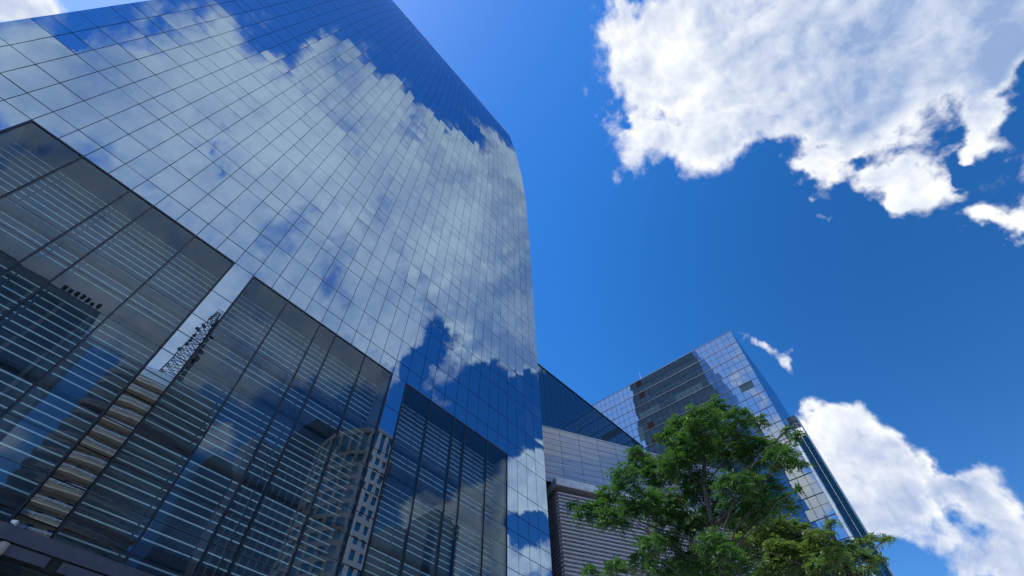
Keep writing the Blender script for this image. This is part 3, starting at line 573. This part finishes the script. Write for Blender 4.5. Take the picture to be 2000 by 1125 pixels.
# 5 gridded slab right of the pilaster
b4 = thing('gridded_dark_block', 'dark gridded block behind the beige tower with a sloping green roof', 'building', (80, -165, 0))
k3 = 2.1; yb = 2*FACADE_Y-95*k3; xa, xb, zt = 29.5*k3, 47*k3, pz(79.0, k3)
obj('glazed_wall', MB().box((xa, yb-18, 0), (xb, yb-1.2, pz(66, k3))), M['darkwin'], b4)
ct = [(xa+13, pz(66, k3)), (xa+15, pz(73, k3)), (xa+23, zt), (xb+5, zt+2), (xb+5, pz(66, k3))]
cr = MB(); cr.poly([(x, yb-4, z) for x, z in ct]); cr.poly([(x, yb-16, z) for x, z in ct[::-1]])
for p, q in zip(ct, ct[1:]+ct[:1]): cr.quad((p[0], yb-4, p[1]), (p[0], yb-16, p[1]), (q[0], yb-16, q[1]), (q[0], yb-4, q[1]))
obj('sloping_roof', cr, M['darkwin'], b4)
for i in range(11): obj('pier', MB().box((xa+i*3.4, yb-1.19, 0), (xa+.5+i*3.4, yb-.9, pz(66, k3))), M['pier'], b4)
for i in range(27):
    z = 3.6*i+3
    if z < pz(65, k3): obj('floor_band', MB().box((xa, yb-1.18, z), (xb, yb-1.0, z+.5)), M['greenish'], b4)
# 6 beige tower with a rounded corner
k5 = 136/85
b5 = thing('beige_round_tower', 'beige stone tower with a rounded corner and teal windows, mirrored in the lower bays', 'tower', (58, 2*FACADE_Y-150, 0))
raw = [(54.9, 85.0), (53.0, 84.9), (51.0, 84.9), (49.1, 85.3), (47.5, 86.8), (46.2, 88.8), (45.2, 91.5), (44.7, 94.5), (44.6, 97.5), (45.2, 101.0), (46.4, 104.0), (47.9, 106.0)]
pl = [(x*k5, 2*FACADE_Y-y*k5) for x, y in raw]
ZT5 = pz(75.4, k5)
cen = V((pl[0][0]-3, pl[-1][1]+9, 0))
def inset(p, d):
    q = V((*p, 0)); v = cen-q; v.normalize(); q += v*d; return (q.x, q.y)
side = [(pl[0][0], pl[-1][1]-3)]
obj('glazed_core', MB().prism([inset(p, .55) for p in pl]+[(pl[0][0]-.5, pl[-1][1]-3)], 0, ZT5-.6), M['teal'], b5)
FL = 4.7
def band(z0, z1, d=0.):
    return MB().prism([inset(p, d) for p in pl]+side, z0, z1)
obj('roof_band', band(ZT5-2.0, ZT5+.2, -.12), M['beige'], b5)
z = ZT5-11.2
obj('floor_band', band(z, z+1.5), M['beige'], b5)
while z > 3:
    z -= FL; obj('floor_band', band(z, z+1.7), M['beige'], b5)
for i, p in enumerate(pl):
    q = pl[min(i+1, len(pl)-1)]; o_ = pl[max(i-1, 0)]
    t = V((q[0]-o_[0], q[1]-o_[1], 0)); t.normalize(); nn = V((t.y, -t.x, 0)); c = V((*inset(p, .25), ZT5/2-.3))
    obj('pier', MB().obox(c, t*.6, nn*.27, V((0, 0, ZT5/2-.9))), M['beige'], b5)
obj('end_wall', MB().box((pl[0][0]+.02, pl[0][1]-14, 0), (pl[0][0]+1.8, pl[0][1]-.6, ZT5-4)), M['greenish'], b5)
# 7 raw concrete block
k6 = 170/120; yb = 2*FACADE_Y-170
b6 = thing('raw_concrete_block', 'stepped raw concrete block with dark slots, mirrored near the right end of the glass', 'building', (118, yb-10, 0))
X = lambda x: x*k6
obj('left_volume', MB().box((X(86), yb-20, 0), (X(97.5), yb-.6, pz(80, k6))), M['rawconc'], b6)
obj('centre_volume', MB().box((X(97.5)+.01, yb-20, 0), (X(101), yb, pz(87, k6))), M['rawconc'], b6)
obj('main_volume', MB().box((X(101)+.01, yb-20, 0), (X(108.8), yb-.3, pz(91.5, k6))), M['rawconc'], b6)
obj('lift_shaft', MB().box((X(108.8)+.01, yb-18, 0), (X(112.9), yb-.8, pz(90, k6))), M['rawconc'], b6)
obj('dark_slot', MB().box((X(97.8), yb+.002, 0), (X(101)-.1, yb+.06, pz(83, k6))), M['darkwin'], b6)
obj('blue_glazing', MB().box((X(108.0), yb-.296, 0), (X(110.6), yb-.2, pz(83.5, k6))), M['far_side'], b6)
for i in range(9):
    for x in (89, 91.2, 94.3, 103, 105.2): obj('slot_window', MB().box((X(x), yb-.59, 20+i*8), (X(x)+.5, yb+.03 if x > 101 else yb-.55, 23+i*8)), M['dark'], b6)

# ------------------------------------------------------------------ trees
def make_crown(name, clusters, m, parent, dens, spray, seed):
    r = random.Random(seed); mb = MB()
    for cx, cy, cz, cr in clusters:
        c = V((cx, cy, cz)); n = int(dens*cr*cr)+7
        for _ in range(n):
            while True:
                p = V((r.uniform(-1, 1), r.uniform(-1, 1), r.uniform(-1, 1)))
                if p.length < 1: break
            p *= (.55+.45*r.random()) / max(p.length, .25) * p.length**.6 if p.length > .05 else 1
            q = c+V((p.x*cr*.92, p.y*cr*.92, round(p.z*2+r.uniform(-.35, .35))/2*cr*.62))
            az = math.atan2(p.y, p.x)+r.gauss(0, .7)
            el = r.gauss(-.08, .32)
            d = V((math.cos(az)*math.cos(el), math.sin(az)*math.cos(el), math.sin(el)))
            side_ = V((-math.sin(az), math.cos(az), r.gauss(0, .3))); side_.normalize()
            L = spray*r.uniform(.7, 1.3); np_ = 7
            lw = L*.16; ll = L*.30*r.uniform(.8, 1.2)
            for i in range(np_):
                t = (i+.6)/np_
                b = q+d*(L*(t-.3))+V((0, 0, -.35*L*t*t))
                tap = 1-.55*abs(t-.45)
                for s in (-1, 1):
                    v = (side_*s*.85+d*.45+V((0, 0, r.gauss(-.12, .22)))); v.normalize()
                    w = d*(lw*.5)*tap+V((0, 0, r.gauss(0, .02)))
                    e = b+v*ll*tap; h = b+v*ll*tap*.5
                    k = len(mb.v); mb.v += [b, h-w, e, h+w]; mb.f.append((k, k+1, k+2, k+3))
    return obj(name, mb, m, parent)

def make_tree(name, label, base, trunk_pts, trunk_r, clusters, m, dens, spray, seed):
    r = random.Random(seed); t = thing(name, label, 'tree', base)
    tb = MB().tube(trunk_pts, trunk_r, 10)
    obj('trunk', tb, M['bark'], t, True)
    tp = [V(p) for p in trunk_pts]
    for cx, cy, cz, cr in clusters:
        c = V((cx, cy, cz-cr*.25))
        cand = [p for p in tp if p.z < c.z-.3] or [tp[0]]
        s = min(cand, key=lambda p: (p-c).length+abs((c.z-p.z)-(V((p.x, p.y, 0))-V((c.x, c.y, 0))).length*.8))
        L = (c-s).length; pts = [s]
        for i in (1, 2, 3):
            f = i/4; pts.append(s.lerp(c, f)+V((r.uniform(-.08, .08)*L, r.uniform(-.08, .08)*L, .10*L*math.sin(math.pi*f))))
        pts.append(c)
        r0 = min(.04, .008+.007*L)
        obj('limb', MB().tube(pts, [r0, r0*.8, r0*.6, r0*.42, r0*.25], 6), M['bark'], t, True)
        tw = MB()
        for _ in range(5):
            e = c+V((r.uniform(-1, 1), r.uniform(-1, 1), r.uniform(-.3, .5)))*cr*.8
            a_ = pts[3].lerp(c, r.random())
            tw.tube([a_, a_.lerp(e, .5)+V((0, 0, .06*cr)), e], [.013, .009, .005], 4)
        obj('twig', tw, M['bark'], t)
    make_crown('crown', clusters, m, t, dens, spray, seed+1)
    return t
make_tree('street_tree', 'fresh green feathery tree with slender trunk in front of the louvred block', (16.9, 4.4, .14),
    [(16.95, 4.3, 0), (16.6, 4.7, 3.5), (16.3, 5.1, 6.5), (16.15, 5.35, 8.62), (16.2, 5.2, 9.9), (16.25, 4.99, 11.4), (16.4, 4.5, 13.0), (16.5, 4.1, 14.2)],
    [.17, .15, .13, .12, .10, .08, .05, .025], CROWN_NEAR, M['leaf_a'], 250, .37, 5)
make_tree('olive_tree', 'yellowish olive green tree with spreading crown to the right of the fresh green one', (22.7, 2.9, .14),
    [(22.75, 2.5, 0), (22.7, 2.7, 4), (22.65, 2.9, 7.2), (22.6, 3.0, 9.2), (22.7, 2.8, 11.0), (22.75, 2.7, 12.2)],
    [.2, .17, .15, .12, .07, .03], CROWN_FAR, M['leaf_b'], 290, .40, 9)

# ------------------------------------------------------------------ sky, clouds, sun
w = bpy.data.worlds.new('World'); S.world = w; w.use_nodes = True
N, L = w.node_tree.nodes, w.node_tree.links
N.clear()
out = N.new('ShaderNodeOutputWorld')
tc = N.new('ShaderNodeTexCoord'); DIR = tc.outputs['Generated']
sky = N.new('ShaderNodeTexSky'); sky.sky_type = 'NISHITA'; sky.sun_disc = False
sky.sun_elevation = SUN_EL; sky.sun_rotation = SUN_AZ; sky.air_density = 1.0; sky.dust_density = .3; sky.ozone_density = 3.0
hs = N.new('ShaderNodeHueSaturation'); hs.inputs['Hue'].default_value = .507; hs.inputs['Saturation'].default_value = 1.365; hs.inputs['Value'].default_value = 1.68
L.new(sky.outputs[0], hs.inputs['Color'])
bgs = N.new('ShaderNodeBackground'); bgs.inputs['Strength'].default_value = .15
def _pol():
    d = N.new('ShaderNodeVectorMath'); d.operation = 'DOT_PRODUCT'; L.new(DIR, d.inputs[0]); d.inputs[1].default_value = (.80, -.45, .40)
    k = mrange(d.outputs['Value'], .55, 1.05, 1.0, .60, 'SMOOTHSTEP')
    s = N.new('ShaderNodeVectorMath'); s.operation = 'SCALE'; L.new(hs.outputs[0], s.inputs[0]); L.new(k, s.inputs['Scale'])
    L.new(s.outputs[0], bgs.inputs['Color'])
def math_(op, a, b=None, c=None):
    n = N.new('ShaderNodeMath'); n.operation = op
    for i, x in enumerate((a, b, c)):
        if x is None: continue
        if isinstance(x, (int, float)): n.inputs[i].default_value = x
        else: L.new(x, n.inputs[i])
    return n.outputs[0]
def mrange(x, a, b, c, d, t='SMOOTHSTEP'):
    n = N.new('ShaderNodeMapRange'); n.interpolation_type = t
    for i, q in enumerate((x, a, b, c, d)):
        if isinstance(q, (int, float)): n.inputs[i].default_value = q
        else: L.new(q, n.inputs[i])
    return n.outputs[0]
_pol()
def blobs(lst, a=.0, b=1.62):
    acc = None
    for x, y, z, r, wt in lst:
        d = N.new('ShaderNodeVectorMath'); d.operation = 'DISTANCE'; L.new(WARP, d.inputs[0]); d.inputs[1].default_value = (x, y, z)
        m = mrange(d.outputs['Value'], r*a, r*b, wt, 0.)
        acc = m if acc is None else math_('ADD', acc, m)
    return acc if acc is not None else math_('ADD', 0., 0.)
def noise(vec, scale, detail, rough, dist=0.):
    n = N.new('ShaderNodeTexNoise'); L.new(vec, n.inputs['Vector'])
    n.inputs['Scale'].default_value = scale; n.inputs['Detail'].default_value = detail; n.inputs['Roughness'].default_value = rough
    n.inputs['Distortion'].default_value = dist; return n.outputs[0]
wn = N.new('ShaderNodeTexNoise'); L.new(DIR, wn.inputs['Vector']); wn.inputs['Scale'].default_value = 9.; wn.inputs['Detail'].default_value = 6; wn.inputs['Roughness'].default_value = .55
wa = N.new('ShaderNodeVectorMath'); wa.operation = 'SUBTRACT'; L.new(wn.outputs['Color'], wa.inputs[0]); wa.inputs[1].default_value = (.5, .5, .5)
wb = N.new('ShaderNodeVectorMath'); wb.operation = 'MULTIPLY_ADD'; L.new(wa.outputs[0], wb.inputs[0]); wb.inputs[1].default_value = (.16, .16, .16); L.new(DIR, wb.inputs[2])
WARP = wb.outputs[0]
n1 = noise(DIR, 11.0, 9, .58, .3)
off = N.new('ShaderNodeVectorMath'); off.operation = 'ADD'; L.new(DIR, off.inputs[0]); off.inputs[1].default_value = tuple(SUN*.02)
n1s = noise(off.outputs[0], 10.0, 6, .56, .2)
n3 = noise(DIR, 10.0, 6, .56, .2)
n2 = noise(DIR, 3.2, 4, .55)
relief = math_('MULTIPLY', math_('SUBTRACT', n1s, n3), 2.6)  # sunward light and shade on the billows, painted into the cloud colour
def cloud_bg(cover, shade, a0, a1, grey, rel, fmax):
    pos = [c for c in cover if c[4] > 0]; neg = [c for c in cover if c[4] < 0]
    F = math_('MINIMUM', blobs(pos), fmax)
    if neg: F = math_('ADD', F, blobs(neg))
    fld = math_('MULTIPLY_ADD', math_('SUBTRACT', n1, .5), 3.6, F)
    alpha = math_('MULTIPLY', mrange(fld, a0, a1, 0., 1.), mrange(F, .02, .2, 0., 1.))
    thick = mrange(math_('MULTIPLY_ADD', math_('SUBTRACT', n2, .5), 2.6, F), .9, 1.7, 0., .30)
    G = math_('MINIMUM', math_('ADD', math_('MULTIPLY', blobs(shade, .0, 1.5), mrange(F, .55, 1.2, .05, 1.)), thick), 3.0)
    G = math_('MULTIPLY', math_('TANH', math_('MAXIMUM', G, 0.)), .86)
    G = math_('MINIMUM', math_('MAXIMUM', math_('ADD', math_('ADD', G, math_('MULTIPLY_ADD', math_('SUBTRACT', n2, .5), 1.1, .08)), math_('MULTIPLY', relief, rel)), 0.), 1.0)
    mx = N.new('ShaderNodeMix'); mx.data_type = 'RGBA'
    L.new(G, mx.inputs['Factor']); mx.inputs[6].default_value = (1.0, 1.02, 1.06, 1); mx.inputs[7].default_value = grey
    bgc = N.new('ShaderNodeBackground'); L.new(mx.outputs[2], bgc.inputs['Color']); bgc.inputs['Strength'].default_value = 1.0
    ms = N.new('ShaderNodeMixShader'); L.new(alpha, ms.inputs[0]); L.new(bgs.outputs[0], ms.inputs[1]); L.new(bgc.outputs[0], ms.inputs[2])
    return ms.outputs[0]
dt = N.new('ShaderNodeVectorMath'); dt.operation = 'DOT_PRODUCT'; L.new(DIR, dt.inputs[0]); dt.inputs[1].default_value = SPLIT[:3]
soft = mrange(dt.outputs['Value'], SPLIT[3]-.3, SPLIT[3]-.05, 1., 0.)   # reflection softness, put into the cloud edges and relief behind the viewer
ahead, behind = cloud_bg(CLOUD_AHEAD, SHADE_AHEAD, .18, 1.02, (.30, .43, .71, 1), .9, 1.3), cloud_bg(CLOUD_BEHIND, SHADE_BEHIND, math_('MULTIPLY_ADD', soft, -.10, .18), math_('MULTIPLY_ADD', soft, .34, 1.02), (.30, .43, .71, 1), math_('MULTIPLY_ADD', soft, -.42, .9), 1.3)
sel = math_('GREATER_THAN', dt.outputs['Value'], SPLIT[3])
ms = N.new('ShaderNodeMixShader'); L.new(sel, ms.inputs[0]); L.new(behind, ms.inputs[1]); L.new(ahead, ms.inputs[2])
L.new(ms.outputs[0], out.inputs['Surface'])
w.cycles.sampling_method = 'MANUAL'; w.cycles.sample_map_resolution = 512
sl = bpy.data.lights.new('sun', 'SUN'); sl.energy = 4.0; sl.angle = math.radians(.53); sl.color = (1, .96, .9)
so = bpy.data.objects.new('sun', sl); COL.objects.link(so); so.rotation_euler = SUN.to_track_quat('Z', 'Y').to_euler(); so.location = SUN*200

# ------------------------------------------------------------------ camera and output
cam = bpy.data.cameras.new('camera'); co = bpy.data.objects.new('camera', cam); COL.objects.link(co)
cam.sensor_fit = 'HORIZONTAL'; cam.sensor_width = 36; cam.lens = FOC/2000*36; cam.clip_start = .1; cam.clip_end = 8000
from mathutils import Matrix
mw = Matrix((CAM_R, CAM_U, -CAM_F)).transposed().to_4x4(); mw.translation = (0, 0, EYE)
co.matrix_world = mw
S.camera = co
S.view_settings.view_transform = 'Standard'; S.view_settings.look = 'None'; S.view_settings.exposure = 0; S.view_settings.gamma = 1
S.cycles.max_bounces = 8; S.cycles.transparent_max_bounces = 12; S.cycles.glossy_bounces = 5
S.cycles.use_denoising = True
